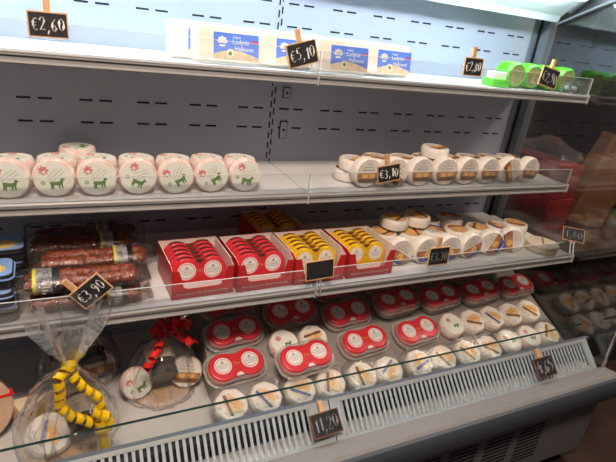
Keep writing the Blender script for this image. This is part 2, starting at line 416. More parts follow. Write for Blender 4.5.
# ------------------------------------------------------------------ shelves
def shelf(xa, xb, yf, ztop, label, lip_h, end):
    t = thing('shelf', label, 'shelf', T((xa + xb) / 2, yf, ztop), 'shelves of the cheese case')
    def p(n, mb, mats, par=t, **k):
        o = mb.build(n, mats, par, **k); return o
    M = T(-(xa + xb) / 2, -yf, -ztop)
    p('plate', MB().box(xa, xb, yf + 0.006, YB - 0.05, ztop - 0.022, ztop, 0, M).box(xa, min(xb, 1.834), YB - 0.05, YB - 0.004, ztop - 0.022, ztop, 0, M), M_white, smooth=0)
    b = MB()
    prof = [(0.006, 0.002), (0.0, 0.002), (-0.002, -0.001), (-0.004, -0.004), (-0.004, -0.010), (0.001, -0.011), (0.001, -0.022), (-0.005, -0.023), (-0.006, -0.027), (-0.003, -0.030), (0.006, -0.030)]
    b.rings([[(x, yf + dy, ztop + dz) for dy, dz in prof] for x in (xa + .0005, xb - .0005)], 0, M)
    p('price_rail', b, M_rail, smooth=0)
    b = MB().box(xa, xb, yf - 0.0052, yf - 0.003, ztop - 0.0040, ztop - 0.0015, 0, M).box(xa, xb, yf - 0.0068, yf - 0.004, ztop - 0.0265, ztop - 0.0235, 0, M)
    p('rail_ridge', b, M_raill, smooth=0)
    b = MB().box(xa + .002, xb - .001, yf + 0.0, yf + 0.003, ztop + 0.002, ztop + lip_h, 0, M)
    l = p('front_lip', b, M_lip, smooth=0)
    b = MB().box(xa + .002, xb - .001, yf + 0.0, yf + 0.003, ztop + lip_h, ztop + lip_h + 0.0012, 0, M)
    b.box(xb - .0025, xb - .001, yf, yf + .003, ztop + .002, ztop + lip_h, 0, M)
    b.build('lip_edge', M_lipe, l, smooth=0)
    if end:
        p('end_lip', MB().box(xb - .003, xb, yf + .004, yf + 0.10, ztop, ztop + lip_h * .8, 0, M), M_lip, smooth=0)
    b = MB()
    for xx in (xa + 0.004, min(xb, 1.834) - 0.008):
        b.rings([[(x, YB - 0.004, ztop - .022), (x, YB - .25, ztop - .022), (x, YB - .25, ztop - .03), (x, YB - .004, ztop - .075)] for x in (xx, xx + .004)], 0, M)
    p('bracket', b, M_back, smooth=0)
    b = MB().box(xb - .004, xb + .001, yf - .007, yf + .006, ztop - .031, ztop + .003, 0, M)
    p('end_cap', b, M_raill, smooth=0)
    return t
XE = 1.864
shelf(XL, 0.676, 1.340, 1.466, 'left top shelf, brightly lit, holding white pouches with blue labels', 0.064, False)
shelf(0.680, XE, 1.340, 1.466, 'right top shelf, brightly lit, carrying the bright green cheeses at its end', 0.064, True)
shelf(XL, 0.672, 1.302, 1.112, 'left middle shelf holding the row of goat cheese rounds', 0.066, False)
shelf(0.676, XE, 1.302, 1.112, 'right middle shelf holding the row of brown labelled cheese rounds', 0.066, True)
shelf(XL, 0.672, 1.176, 0.848, 'left lower shelf holding sausage packs and red display boxes', 0.066, False)
shelf(0.676, XE, 1.176, 0.848, 'right lower shelf holding a yellow filled box and piled white cheeses', 0.066, True)

# ------------------------------------------------------------------ price tags
STROKES = {
 '0': [[(.5, 1), (.2, .85), (.1, .5), (.2, .15), (.5, 0), (.8, .15), (.9, .5), (.8, .85), (.5, 1)]],
 '1': [[(.25, .75), (.55, 1), (.5, 0)]],
 '2': [[(.1, .75), (.3, 1), (.7, 1), (.85, .75), (.6, .4), (.1, .02), (.95, .02)]],
 '3': [[(.1, .95), (.5, 1), (.8, .8), (.7, .58), (.35, .52), (.75, .45), (.85, .2), (.5, 0), (.1, .08)]],
 '4': [[(.6, 1), (.1, .4), (.95, .45)], [(.7, .7), (.62, 0)]],
 '5': [[(.9, 1), (.3, .98), (.22, .55), (.6, .6), (.88, .35), (.7, .05), (.15, .02)]],
 '6': [[(.75, 1), (.35, .75), (.15, .35), (.3, .05), (.65, 0), (.85, .25), (.65, .48), (.25, .35)]],
 '8': [[(.5, .55), (.2, .75), (.45, 1), (.8, .8), (.5, .55), (.12, .28), (.45, 0), (.88, .22), (.5, .55)]],
 '9': [[(.85, .75), (.6, 1), (.25, .85), (.25, .58), (.6, .5), (.85, .75), (.8, .3), (.55, 0)]],
 ',': [[(.25, .12), (.3, .0), (.1, -.22)]],
 '€': [[(.95, .92), (.6, 1), (.3, .8), (.18, .5), (.3, .15), (.6, 0), (.95, .1)], [(0, .62), (.75, .64)], [(0, .38), (.7, .40)]],
}
ADV = {',': .45, '1': .7}
def price_tag(pos, roll, text, label, wd=0.090, ht=0.058, pitch=8, yaw=0, clip='peg', chalk=None, th=1.0, peg_dx=0.0, tscale=1.0, fmat=None):
    M = T(*pos) @ R('Z', yaw) @ R('Y', -roll) @ R('X', -pitch)
    t = thing('price_tag', label, 'price tag', M, 'chalkboard price tags')
    b = MB().box(-wd / 2, wd / 2, -0.0015, 0.0015, -ht / 2, ht / 2)
    b.build('board', M_board, t, smooth=0)
    b = MB(); e = 0.0028
    b.box(-wd / 2 - e, wd / 2 + e, -0.0025, 0.0025, ht / 2, ht / 2 + e).box(-wd / 2 - e, wd / 2 + e, -0.0025, 0.0025, -ht / 2 - e, -ht / 2)
    b.box(-wd / 2 - e, -wd / 2, -0.0025, 0.0025, -ht / 2, ht / 2).box(wd / 2, wd / 2 + e, -0.0025, 0.0025, -ht / 2, ht / 2)
    b.build('frame', fmat or M_peg, t, smooth=0)
    if text:
        tot = sum(ADV.get(c, 1) + .22 for c in text) - .22
        h = ht * 0.52 * tscale; sx = min(wd * 0.86 / tot, h * 0.72)
        x = -tot * sx / 2; b = MB(); rr = 0.0026 * th
        for i, c in enumerate(text):
            dz = ht * 0.04 * sin(i * 2.1 + pos[0] * 9)
            for st in STROKES[c]:
                pts = []
                for k in range(len(st) - 1):
                    for q in range(3):
                        f = q / 3; pts.append((st[k][0] * (1 - f) + st[k + 1][0] * f, st[k][1] * (1 - f) + st[k + 1][1] * f))
                pts.append(st[-1])
                b.tube([(x + px * sx, -0.0018, -h / 2 + pz * h + dz) for px, pz in pts], rr, 6, 0, None, 0.35)
            x += (ADV.get(c, 1) + .22) * sx
        b.build('lettering', chalk or M_chalk, t)
    if clip == 'peg':
        b = MB()
        for s in (0, 1):
            y0 = 0.003 + s * 0.006
            b.box(-0.007 + peg_dx, 0.007 + peg_dx, y0, y0 + 0.005, 0.0, ht / 2 + 0.036)
        b.tube([(-0.008 + peg_dx, 0.0085, ht / 2 - .004), (0.008 + peg_dx, 0.0085, ht / 2 - .004)], 0.0025, 8)
        b.build('clothes_peg', M_peg, t, smooth=0, bevel=0.001)
    else:
        b = MB()
        for dx in (-0.008, 0.004):
            b.box(dx, dx + 0.0035, 0.003, 0.006, -ht / 2 - 0.055, -ht / 2 + 0.02)
        b.box(-0.010, 0.010, 0.0025, 0.0062, -ht / 2 - 0.01, -ht / 2 + 0.02)
        b.build('clear_clip', M_clearhard, t, smooth=0)
    return t
price_tag((-0.016, 1.330, 1.526), 1, '€2,60', 'chalkboard price tag on wooden peg reading 2,60, left end of top shelf', 0.076, 0.049, pitch=4, yaw=0)
price_tag((0.612, 1.330, 1.518), 17, '€5,10', 'tilted chalkboard price tag reading 5,10 in front of the blue labelled pouches', 0.086, 0.058, pitch=4, th=.9)
price_tag((1.236, 1.330, 1.530), 0, '€2,80', 'chalkboard price tag reading 2,80 alone on the empty part of top shelf', 0.074, 0.052, pitch=4, th=.85)
price_tag((1.606, 1.330, 1.520), -10, '€2,90', 'chalkboard price tag pegged in front of the bright green cheeses', 0.090, 0.060, pitch=4, chalk=M_chalkg, peg_dx=.006)
price_tag((0.952, 1.294, 1.178), 9, '€3,10', 'chalkboard price tag reading 3,10 before the brown labelled cheese rounds', 0.082, 0.052, pitch=5, th=1.0)
price_tag((0.036, 1.168, 0.927), 40, '€3,90', 'strongly tilted chalkboard price tag reading 3,90 before the sausage packs', 0.080, 0.052, pitch=4, peg_dx=-.026, th=.85)
price_tag((0.672, 1.166, 0.918), 3, '', 'blank black price tag on clear clip before the yellow packs', 0.090, 0.056, clip='clear')
price_tag((1.130, 1.166, 0.920), 0, '€3,30', 'chalkboard price tag with faint writing before the piled white cheeses', 0.082, 0.060, pitch=4, chalk=M_chalkd, th=.8)
price_tag((1.805, 1.166, 0.950), -2, '1,80', 'leaning chalkboard price tag at the right end of lower shelf', 0.078, 0.052, clip='clear', pitch=40, yaw=-36, fmat=M_tan, chalk=M_chalkd, th=.8)
price_tag((0.640, 0.944, 0.526), 5, '11,20', 'worn chalkboard price tag hanging on the grille left of the panel joint', 0.088, 0.062, pitch=46, chalk=M_chalkd, th=1.2, tscale=1.1, fmat=M_brown)
price_tag((1.568, 0.944, 0.523), 2, '4,65', 'worn chalkboard price tag on the right part of the air grille', 0.088, 0.066, pitch=46, chalk=M_chalkd, th=2.0, tscale=1.25, fmat=M_brown)

# ------------------------------------------------------------------ products: goat cheese rounds (middle shelf, left)
def goat_shape(s):
    return [(-.9, .35), (-.75, .5), (-.55, .45), (-.3, .38), (.2, .36), (.42, .5), (.5, .82), (.45, 1.1), (.6, .85), (.72, .84), (.98, .62), (.95, .5), (.74, .52), (.7, .2), (.62, -.1), (.64, -.75), (.46, -.75), (.42, -.2), (.3, -.25), (.24, -.75), (.08, -.75), (.08, -.22), (-.4, -.2), (-.48, -.42), (-.44, -.78), (-.62, -.78), (-.7, -.4), (-.7, -.78), (-.88, -.78), (-.84, -.1)]
def make_goat(r=0.0495, d=0.038):
    t = thing('goat_cheese', '', 'cheese')
    b = MB()
    rf = lambda a, z, rr: 1 + 0.008 * cos(11 * a + z * 60) + 0.006 * cos(5 * a + 1)
    prof = [(r * .80, 0.001), (r * .93, 0.0), (r, 0.008), (r * 1.01, d * .5), (r * .99, d - 0.008), (r * .93, d), (r * .80, d + .0006)]
    # axis along +Y : front face at y = 0
    b.lathe(prof, 44, 0, R('X', -90), rf)
    b.build('paper_wrap', M_pinkpaper, t, smooth=50)
    b = MB().lathe([(r * .87, 0), (r * .87, 0.0012)], 36, 0, T(0, 0.0005, 0) @ FRONT, lambda a, z, rr: 1 + .012 * cos(11 * a))
    lab = b.build('label', M_glabel, t, smooth=30)
    b = MB().prism([(x * .0190, y * .0165) for x, y in goat_shape(1)], 0, 0.0004, 0, T(0.006, -0.0007, -0.014) @ FRONT)
    b.build('goat_print', M_green, lab, smooth=0)
    b = MB().lathe([(0.011, 0), (0.011, 0.0004)], 14, 0, T(-0.020, -0.0007, 0.024) @ FRONT, lambda a, z, rr: 1 + .18 * cos(7 * a))
    b.lathe([(0.006, 0), (0.006, 0.0004)], 12, 1, T(-0.026, -0.0007, -0.008) @ FRONT)
    b.lathe([(0.004, 0.0004), (0.004, 0.0007)], 10, 2, T(-0.020, -0.0007, 0.020) @ FRONT)
    b.build('rosette_print', [M_pinkr, mat('pale_olive_print', (.42, .48, .30), .6), M_lblwhite], lab, smooth=0)
    b = MB()
    for k, (ln, wd) in enumerate(((.040, .0020), (.046, .0022), (.034, .0016))):
        Mx = T(0.004, -0.0007, 0.010) @ FRONT @ R('Z', 38) @ T(0, -.008 + .008 * k, 0)
        b.box(-ln / 2, ln / 2, -wd / 2, wd / 2, 0, .0004, 0, Mx)
    b.build('print_lines', M_txtl, lab, smooth=0)
    return Proto(t)
GOAT = make_goat()
gx = [-0.131, -0.030, 0.071, 0.173, 0.275, 0.376, 0.477]
grot = [0, -6, -4, 22, -28, -34, 10]
nm = ['leftmost', 'second', 'third', 'fourth', 'fifth', 'sixth', 'rightmost']
def YA(a): return R('Y', a)
S2Z = 1.1128
FLAT = R('X', -90)        # lying with its printed face up (face at local z = 0)
for i, x in enumerate(gx):
    M = T(x, 1.336 + .003 * (i % 2), S2Z + 0.0508) @ R('Z', random.uniform(-3, 3)) @ YA(grot[i])
    GOAT.put(M, f'{nm[i]} goat cheese round in the front row of the left middle shelf', 'goat cheeses in front row')
for i, x in enumerate(gx):
    xx = x + .004
    for k in range(2):
        M = T(xx + .004 * k, 1.432 + .004 * (i % 2), S2Z + 0.040 * (k + 1)) @ R('Z', random.uniform(-40, 40)) @ FLAT
        GOAT.put(M, f'{("lower", "upper")[k]} flat goat cheese in the stack behind the {nm[i]} front goat cheese', 'goat cheeses stacked behind')
for k in range(2):
    GOAT.put(T(0.032, 1.548, S2Z + .040 * (k + 1)) @ R('Z', 40 + 30 * k) @ FLAT, ('lower', 'upper')[k] + ' goat cheese of the single stack farthest back, against the slotted wall', 'goat cheeses stacked behind')

# ------------------------------------------------------------------ white cheese rounds with brown label
def make_round(name='cheese_round', r=0.052, d=0.039, style='brown', n=10, facet=.35):
    t = thing(name, '', 'cheese')
    def rf(a, z, rr):
        q = 2 * pi / n; k = cos(q / 2) / cos((a % q) - q / 2)
        return 1 + facet * (k - .97) + .008 * cos(3 * a + z * 50)
    prof = [(r * .84, 0.0008), (r * .90, 0.0), (r * .985, 0.007), (r, 0.014), (r, d - .012), (r * .95, d - .002), (r * .80, d), (r * .3, d - .001)]
    MB().lathe(prof, n * 3, 0, R('X', -90), rf).build('paper_wrap', M_wpaper, t, smooth=32)
    b = MB(); F = T(0, -0.0004, 0) @ FRONT
    def seg(y0, y1, rr, h0, h1, m):
        pts = []
        for j in range(9): y = y0 + (y1 - y0) * j / 8; pts.append((sqrt(max(rr * rr - y * y, 1e-8)), y))
        for j in range(9): y = y1 + (y0 - y1) * j / 8; pts.append((-sqrt(max(rr * rr - y * y, 1e-8)), y))
        b.prism(pts, h0, h1, m, F)
    if style == 'brown':
        seg(-r * .62, r * .02, r * .88, 0, .0006, 0)
        seg(-r * .62, -r * .36, r * .88, .0006, .0009, 1)
        b.box(-.027, -.004, -.017, -.003, .0006, .0011, 2, F); b.box(.003, .027, -.017, -.003, .0006, .0011, 2, F)
        mats = [M_tan, M_brown, M_orange]
    elif style == 'dark':
        seg(-r * .80, r * .02, r * .88, 0, .0006, 0)
        seg(-r * .80, -r * .56, r * .88, .0006, .0009, 1)
        b.prism(circ(.012, 12, .005, -.012), .0006, .001, 2, F)
        mats = [M_tan, M_blue, M_orange]
    elif style == 'browntop':
        b.prism(circ(r * .80, 20), 0, .0005, 0, F); b.prism(circ(r * .42, 9, -.006, .004), .0005, .0009, 1, F)
        b.prism([(-.040, -.008), (-.036, -.018), (.030, -.028), (.036, -.016)], .0005, .0011, 2, F)
        mats = [mat('toasted_print', (.52, .27, .12), .6, 0, 50, col2=(.68, .45, .26)), M_orange, M_brown]
    else:   # wedge: orange slices and a coloured stripe across one half of the face
        b.prism([(-.020, .030), (.036, .012), (.040, -.012), (-.006, -.030), (-.03, .002)], 0, .0005, 0, F)
        b.prism([(-.008, .020), (.016, .014), (.010, -.004), (-.014, .002)], .0005, .0009, 1, F)
        b.prism([(.012, .008), (.030, .002), (.026, -.012), (.006, -.008)], .0005, .0009, 1, F)
        b.prism([(-.034, .014), (-.028, .022), (.018, -.034), (.008, -.036)], .0005, .0010, 2, F)
        mats = [mat('pale_orange_print', (.74, .55, .33), .55, .15), M_orange, M_blue if style == 'blue' else M_brown]
    lab = b.build('label', mats, t, smooth=0)
    b = MB()
    if style in ('brown', 'dark'):
        for k, ww in enumerate((.022, .040, .052)):
            b.box(-ww / 2, ww / 2, .030 - .010 * k, .0335 - .010 * k, 0, .0004, 0, F)
    else:
        for k in range(3): b.prism(circ(.0052, 10, -.030 + .012 * k, -.024 + .020 * k), 0, .0004, 0, F)
        b.box(-.012, .004, -.034, -.031, 0, .0004, 0, F)
    b.build('print', M_txtl, t, smooth=0)
    return Proto(t)
BR = make_round('cheese_round', style='brown')
bx = [0.902, 1.012, 1.125, 1.235, 1.340, 1.447, 1.556, 1.664]
onm = ['leftmost', 'second', 'third', 'fourth', 'fifth', 'sixth', 'seventh', 'rightmost']
byaw = [4, -6, 3, -4, 6, 2, 0, 4]; brl = [0, 40, 0, -4, 4, 2, 62, 8]
for i, x in enumerate(bx):
    BR.put(T(x, 1.335, S2Z + .0532) @ R('Z', byaw[i]) @ YA(brl[i]), f'{onm[i]} brown labelled white cheese round in the front row on the right middle shelf', 'brown labelled rounds, front row')
bxx = [0.884, 0.990, 1.100, 1.205, 1.310, 1.418, 1.526, 1.634]
for i, x in enumerate(bxx):
    for k in range(2):
        if i == 0 and k == 0: lab = 'lower flat cheese of the stack at the left end of the right middle shelf'
        elif i == 0: lab = 'upper flat cheese with brown top at the left end of the right middle shelf'
        else: lab = f'{("lower", "upper")[k]} flat cheese in the stack behind the {onm[i]} brown labelled front round'
        yy = 1.437 if i == 0 else 1.437 + .005 * (i % 2)
        BR.put(T(x + .005 * k, yy - (.02 if i == 0 and k else 0), S2Z + .041 * (k + 1)) @ R('Z', random.uniform(-50, 50)) @ FLAT, lab, 'brown labelled rounds stacked behind')
BR.put(T(1.232, 1.420, S2Z + .1245) @ R('Z', 20) @ FLAT, 'white cheese round lying alone on top of the brown labelled row', 'brown labelled rounds stacked behind')

# ------------------------------------------------------------------ display boxes with standing twin packs (lower shelf)
EO = []
for (x_, y_) in eight(0.041, 0.039, 0.010):
    EO.append((x_ if y_ >= 0 else math.copysign(min(abs(x_) * 1.0, .076), x_), y_ if y_ >= 0 else -.052 * min(1, (-y_ / .030)) ** .8))
def logo(b, cx, cy, r, z, M, ms=(0, 1, 2)):
    b.prism(circ(r, 24, cx, cy), z, z + .0005, ms[0], M)
    b.prism(circ(r * .86, 24, cx, cy), z + .0005, z + .0008, ms[1], M)
    b.prism(circ(r * .80, 24, cx, cy), z + .0008, z + .0011, ms[0], M)
    b.prism([(cx - r * .22, cy + r * .28), (cx + r * .22, cy + r * .28), (cx, cy + r * .62)], z + .0011, z + .0014, ms[2], M)
    for k, ww in enumerate((1.3, 1.5, 1.1)):
        b.box(cx - r * ww / 2, cx + r * ww / 2, cy + r * (.08 - .22 * k), cy + r * (.18 - .22 * k), z + .0011, z + .0014, 3 if len(ms) < 4 else ms[3], M)
def make_boxpack(m_card, m_dark, name):
    t = thing(name, '', 'cheese pack')
    # stands upright: drawing plane faces the shopper, z up; bottom at z=0
    F = T(0, 0, 0.054) @ FRONT
    MB().loft(EO, [(-.0205, .96), (-.019, 1), (0, 1), (.002, .985), (.003, .95)], 0, F).build('card_sleeve', m_card, t, smooth=40)
    for cx in (-.038, .038):
        b = MB(); logo(b, cx, .003, .0265, .003, F); b.build('logo', [M_lblwhite, m_card, M_txt, M_txtl], t, smooth=0)
    b = MB().prism([(-.016, .0375), (.016, .0375), (.004, .026), (-.004, .026)], .003, .0036, 0, F)
    b.build('top_notch', m_dark, t, smooth=0)
    for xx in (-.039, .039):
        b = MB(); pts = []
        for k in range(9):
            a = radians(58 + 64 * k / 8); pts.append((xx + .0418 * cos(a), .0418 * sin(a)))
        b.rings([[(x, y, -.016), (x, y + .0006, -.016), (x, y + .0006, -.005), (x, y, -.005)] for x, y in pts], 0, F)
        b.build('window', m_dark, t, smooth=0)
    b = MB(); text_into(b, 'Das', .011, T(0, .002, .0034) @ I4, 0); 
    for v in b.v: pass
    bb = MB().add(b.v, b.f, 0, F); bb.build('gold_lettering', M_gold, t, smooth=0)
    b = MB().prism([(-.066, -.044), (-.055, -.0515), (.055, -.0515), (.066, -.044), (.064, -.033), (-.064, -.033)], .0028, .0036, 0, F)
    b.build('white_band', M_lblwhite, t, smooth=0)
    return Proto(t)
M_ncred = mat('notch_brown', (.10, .03, .02), .6, .1)
RP = make_boxpack(M_pinkred, M_ncred, 'red_twin_pack')
YP = make_boxpack(M_yel, mat('notch_dark_brown', (.16, .06, .02), .6, .1), 'yellow_twin_pack')
def display_box(M, label, w=0.178, d=0.186, h=0.098):
    t = thing('display_box', label, 'display box', M, 'red card display boxes')
    th = 0.0022; hw = w / 2
    b = MB()
    b.box(-hw, hw, 0, d, 0, th, 0)
    front = [(-hw, 0), (hw, 0), (hw, .088), (hw - .020, .088), (hw - .028, .060), (hw - .033, .036), (hw - .044, .030), (-hw + .044, .030), (-hw + .033, .036), (-hw + .028, .060), (-hw + .020, .088), (-hw, .088)]
    b.prism(front, 0, th, 0, T(0, th, 0) @ FRONT)
    b.box(-hw, hw, d - th, d, 0, h, 0)
    for s in (-1, 1):
        x0 = s * hw; x1 = s * (hw - th)
        side = [(0, 0), (d, 0), (d, h), (.03, h), (0, .088)]
        b.rings([[(x, y, z) for y, z in side] for x in (min(x0, x1), max(x0, x1))], 0)
    b.build('card_tray', M_red, t, smooth=0)
    b = MB()
    for s in (-1, 1):
        x0 = s * (hw - th); x1 = s * (hw - th - .0006)
        side = [(th, th), (d - th, th), (d - th, h), (.03, h), (th, .088)]
        b.rings([[(x, y, z) for y, z in side] for x in (min(x0, x1), max(x0, x1))], 0)
        b.box(min(s * hw, s * (hw - th)), max(s * hw, s * (hw - th)), .03, d, h, h + .0006)
    b.box(-hw + th, hw - th, d - th - .0006, d - th, th, h)
    b.build('white_lining', M_boxin, t, smooth=0)
    b = MB(); text_into(b, 'Schaukäserei Des Bioerlebnisdorfes', .010, T(0, -.0006, .015) @ FRONT, 0, width=w * .84)
    b.build('lettering', mat('box_lettering', (.85, .55, .45), .6), t, smooth=0)
    return t
def fill_box(M, proto, n, word, where, w=0.178):
    for k in range(n):
        # packs stand on the tray floor and lean back a little
        Mk = M @ T(0, 0.036 + k * 0.0262, 0.0062) @ R('X', -7)
        pos = ['front', 'second', 'third', 'fourth', 'fifth', 'rearmost'][k if k < n - 1 else 5]
        proto.put(Mk, f'{pos} {word} twin cheese pack standing in {where}', f'{word} packs in display boxes')
for x, yw, pr, wd, lab, where in (
    (0.328, 2, RP, 'red', 'left display box of red card filled with red twin packs', 'the left red display box'),
    (0.516, 2, RP, 'red', 'second red card display box, filled with red twin packs', 'the second red display box from the left'),
    (0.698, 1, YP, 'yellow', 'red card display box with yellow twin packs, behind the blank black tag', 'the box behind the blank tag'),
    (0.888, 1, YP, 'yellow', 'rightmost red card display box, filled with yellow twin packs', 'the rightmost display box')):
    M = T(x, 1.208, 0.8488) @ R('Z', yw)
    display_box(M, lab); fill_box(M, pr, 5, wd, where)
M = T(0.648, 1.412, 0.8488) @ R('Z', 2)
display_box(M, 'shaded red display box at the back, behind the front boxes')
fill_box(M, YP, 5, 'yellow', 'the shaded box at the back')

# ------------------------------------------------------------------ sausage packs (lower shelf, left)
def make_sausage(name, msaus, band_x, bandw, ln=0.27, accent=M_yband, r=0.021):
    t = thing(name, '', 'sausage')
    for s, dz in ((-1, 0), (1, 0)):
        b = MB(); n = 110; m = 16; rg = []
        for i in range(n + 1):
            u = i / n; x = -ln / 2 + ln * u
            taper = min(1, (min(u, 1 - u) * 16) ** .5 if min(u, 1 - u) > 0 else .12)
            ring = []
            for j in range(m):
                a = 2 * pi * j / m
                nn = noise.noise(Vector((x * 130 + s * 7, cos(a) * 2.6, sin(a) * 2.6)))
                rr = r * .78 * max(.1, taper) * (1 + .22 * nn)
                ring.append((x, s * .019 + rr * cos(a), r + .006 + rr * sin(a)))
            rg.append(ring)
        b.rings(rg); b.build('sausage', msaus, t, smooth=60)
    b = MB(); n = 18; rg = []
    for i in range(n + 1):
        u = i / n; x = -(ln + .05) / 2 + (ln + .05) * u
        e = min(u, 1 - u)
        hz = .003 + r * min(1, (e * 9)) ** .6; hy = .052 - .004 * cos(u * 40)
        ring = []
        for j in range(16):
            a = 2 * pi * j / 16
            ring.append((x, hy * (abs(cos(a)) ** .7) * (1 if cos(a) > 0 else -1), r + .006 + hz * sin(a) * (1 + .08 * sin(9 * u + 3 * a))))
        rg.append(ring)
    b.rings(rg); b.build('pouch', M_pouch, t, smooth=60)
    b = MB(); hy = .0445; hz = r + .0020
    segs = ((0, .13, 1), (.13, .72, 0), (.72, 1, 2))
    for a0, a1, mi in segs:
        x0 = band_x - bandw / 2 + bandw * a0; x1 = band_x - bandw / 2 + bandw * a1
        b.rings([[(x, hy * (abs(cos(a)) ** .6) * (1 if cos(a) > 0 else -1), r + .006 + hz * sin(a) * 1.04) for a in [2 * pi * j / 20 for j in range(20)]] for x in (x0, x1)], mi, cap=(False, False))
    for k in range(3):
        b.box(band_x - .010, band_x - .002 + .005 * k, -.0468, -.0462, r - .006 + .008 * k, r - .003 + .008 * k, 3)
    b.build('label_band', [mat('band_grey_print', (.05, .05, .055), .4, .7, 70, col2=(.40, .40, .40)), accent, M_black, M_lblwhite], t, smooth=40)
    return Proto(t)
S1 = make_sausage('sausage_pack', M_saus, .070, .05)
S2 = make_sausage('sausage_pack', M_saus, -.085, .06)
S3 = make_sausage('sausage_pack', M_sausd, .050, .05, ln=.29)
SP = T(0, 0, 0)
def sp(x, y, z, yaw, tip, pitch=0): return T(x, y, z) @ R('Z', yaw) @ R('Y', pitch) @ R('X', tip)
Z3 = 0.8488
S1.put(sp(0.030, 1.240, Z3, 0, 0), 'lowest sausage pack at the front, behind the tilted 3,90 tag', 'paprika sausage packs')
S2.put(sp(0.022, 1.240, Z3 + .055, 1, 0), 'sausage pack with its grey label at the left, second from the bottom', 'paprika sausage packs')
S2.put(sp(0.040, 1.346, Z3, 0, 0), 'sausage pack at the bottom behind the lowest front pack', 'paprika sausage packs')
S1.put(sp(0.058, 1.346, Z3 + .055, -1, 0), 'large pale sausage pack with yellow edged label near its right end', 'paprika sausage packs')
S2.put(sp(0.034, 1.452, Z3, 0, 0), 'sausage pack at the bottom of the rear sausage stack', 'paprika sausage packs')
S1.put(sp(0.030, 1.452, Z3 + .055, 0, 0), 'sausage pack lying behind the large pale one with its label upright', 'paprika sausage packs')
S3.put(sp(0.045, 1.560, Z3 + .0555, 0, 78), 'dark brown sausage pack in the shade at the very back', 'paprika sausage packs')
# black packs at the far left
def make_blackpack(m_lower, name, top=True):
    t = thing(name, '', 'food pack')
    O = rrect(.075, .050, .018)
    MB().loft(O, [(0, .94), (.004, 1), (.030, 1), (.036, .96), (.038, .9)]).build('tray', m_lower, t)
    b = MB().loft(rrect(.072, .047, .018), [(.038, 1), (.0388, 1)])
    lab = b.build('label', M_bluel, t)
    b = MB().prism([(x * 1.5, y) for x, y in circ(.026, 24)], .0388, .0396, 0, T(.020, -.012, 0)).prism([(x * 1.5, y) for x, y in circ(.030, 24)], .0380, .0390, 1, T(.020, -.012, 0))
    b.build('badge', [M_ycirc, M_bluel], lab)
    MB().loft(rrect(.0775, .0525, .02), [(.026, 1), (.030, 1.0)]).build('rim', M_bluel if top else M_black, t)
    return Proto(t)
BP = make_blackpack(M_black, 'black_tray')
GPk = make_blackpack(M_greytray, 'grey_tray_pack', False)
GPk.put(T(-0.205, 1.240, Z3) @ R('Z', 4), 'grey tray pack at the bottom of the far left pile')
b = None
for i, lab in enumerate(('lower black tray with blue rim and yellow badge at far left', 'upper black tray with blue rim and yellow badge at far left')):
    BP.put(T(-0.205 + .004 * i - .006, 1.240 + .02 * i, Z3 + .0400 + .0402 * i) @ R('Z', 6 - 4 * i) @ R('X', 0), lab, 'black trays at far left')
BP2 = make_blackpack(M_black, 'dark_tray_pack', False)
for k in range(3):
    BP2.put(T(-0.190, 1.40, Z3 + .0402 * k) @ R('Z', 3 * k), ['bottom', 'middle', 'topmost'][k] + ' dark pack in the shaded pile behind the black trays', 'dark packs at far left')

# ------------------------------------------------------------------ piled white cheeses (lower shelf, right)
DK = make_round('wrapped_cheese', style='dark')
pile = [(1.032, 1.245, 0, -5, 30), (1.140, 1.240, 0, 3, 0), (1.247, 1.237, 0, -3, 3), (1.354, 1.237, 0, 3, -20), (1.460, 1.245, 0, -20, -70), (1.574, 1.250, 0, -24, 75)]
pn = ['leftmost', 'second', 'third', 'fourth', 'fifth', 'rightmost']
for i, (x, y, dz, yw, rl) in enumerate(pile):
    DK.put(T(x, y, Z3 + .0538) @ R('Z', yw) @ YA(rl), f'{pn[i]} standing white cheese with dark label, front of the lower shelf pile', 'piled white cheeses, front row')
BK = make_round('brown_topped_cheese', style='browntop')
stk = [(1.030, 1.375, 2), (1.140, 1.350, 2), (1.250, 1.352, 2), (1.360, 1.348, 2), (1.470, 1.345, 2), (1.580, 1.345, 2), (1.686, 1.352, 2)]
pn7 = pn[:5] + ['sixth', 'rightmost']
for i, (x, y, n_) in enumerate(stk):
    for k in range(n_):
        (BK if (i + k) % 3 else DK).put(T(x + .006 * k, y + random.uniform(-.004, .004), Z3 + .0412 * (k + 1)) @ R('Z', 50 * i + 30 * k) @ R('X', 0) @ FLAT,
            f'{("lower", "upper")[k]} flat cheese of the {pn7[i]} stack behind the standing white cheeses', 'flat cheeses stacked on the lower shelf')
for i, (x, y, tl) in enumerate(((1.085, 1.385, 5), (1.195, 1.395, -3))):
    BK.put(T(x, y, Z3 + .1305) @ R('Z', 40 + 60 * i) @ FLAT, ('left', 'right')[i] + ' flat cheese with brown printed top lying third on the pile', 'flat cheeses stacked on the lower shelf')
for i, x in enumerate((1.19, 1.31, 1.43)):
    for k in range(2):
        DK.put(T(x, 1.462, Z3 + .0412 * (k + 1)) @ R('Z', 70 * i + 20 * k) @ FLAT, f'{("lower", "upper")[k]} flat cheese of the {("left", "middle", "right")[i]} rear stack in shade on the lower shelf', 'flat cheeses stacked on the lower shelf')

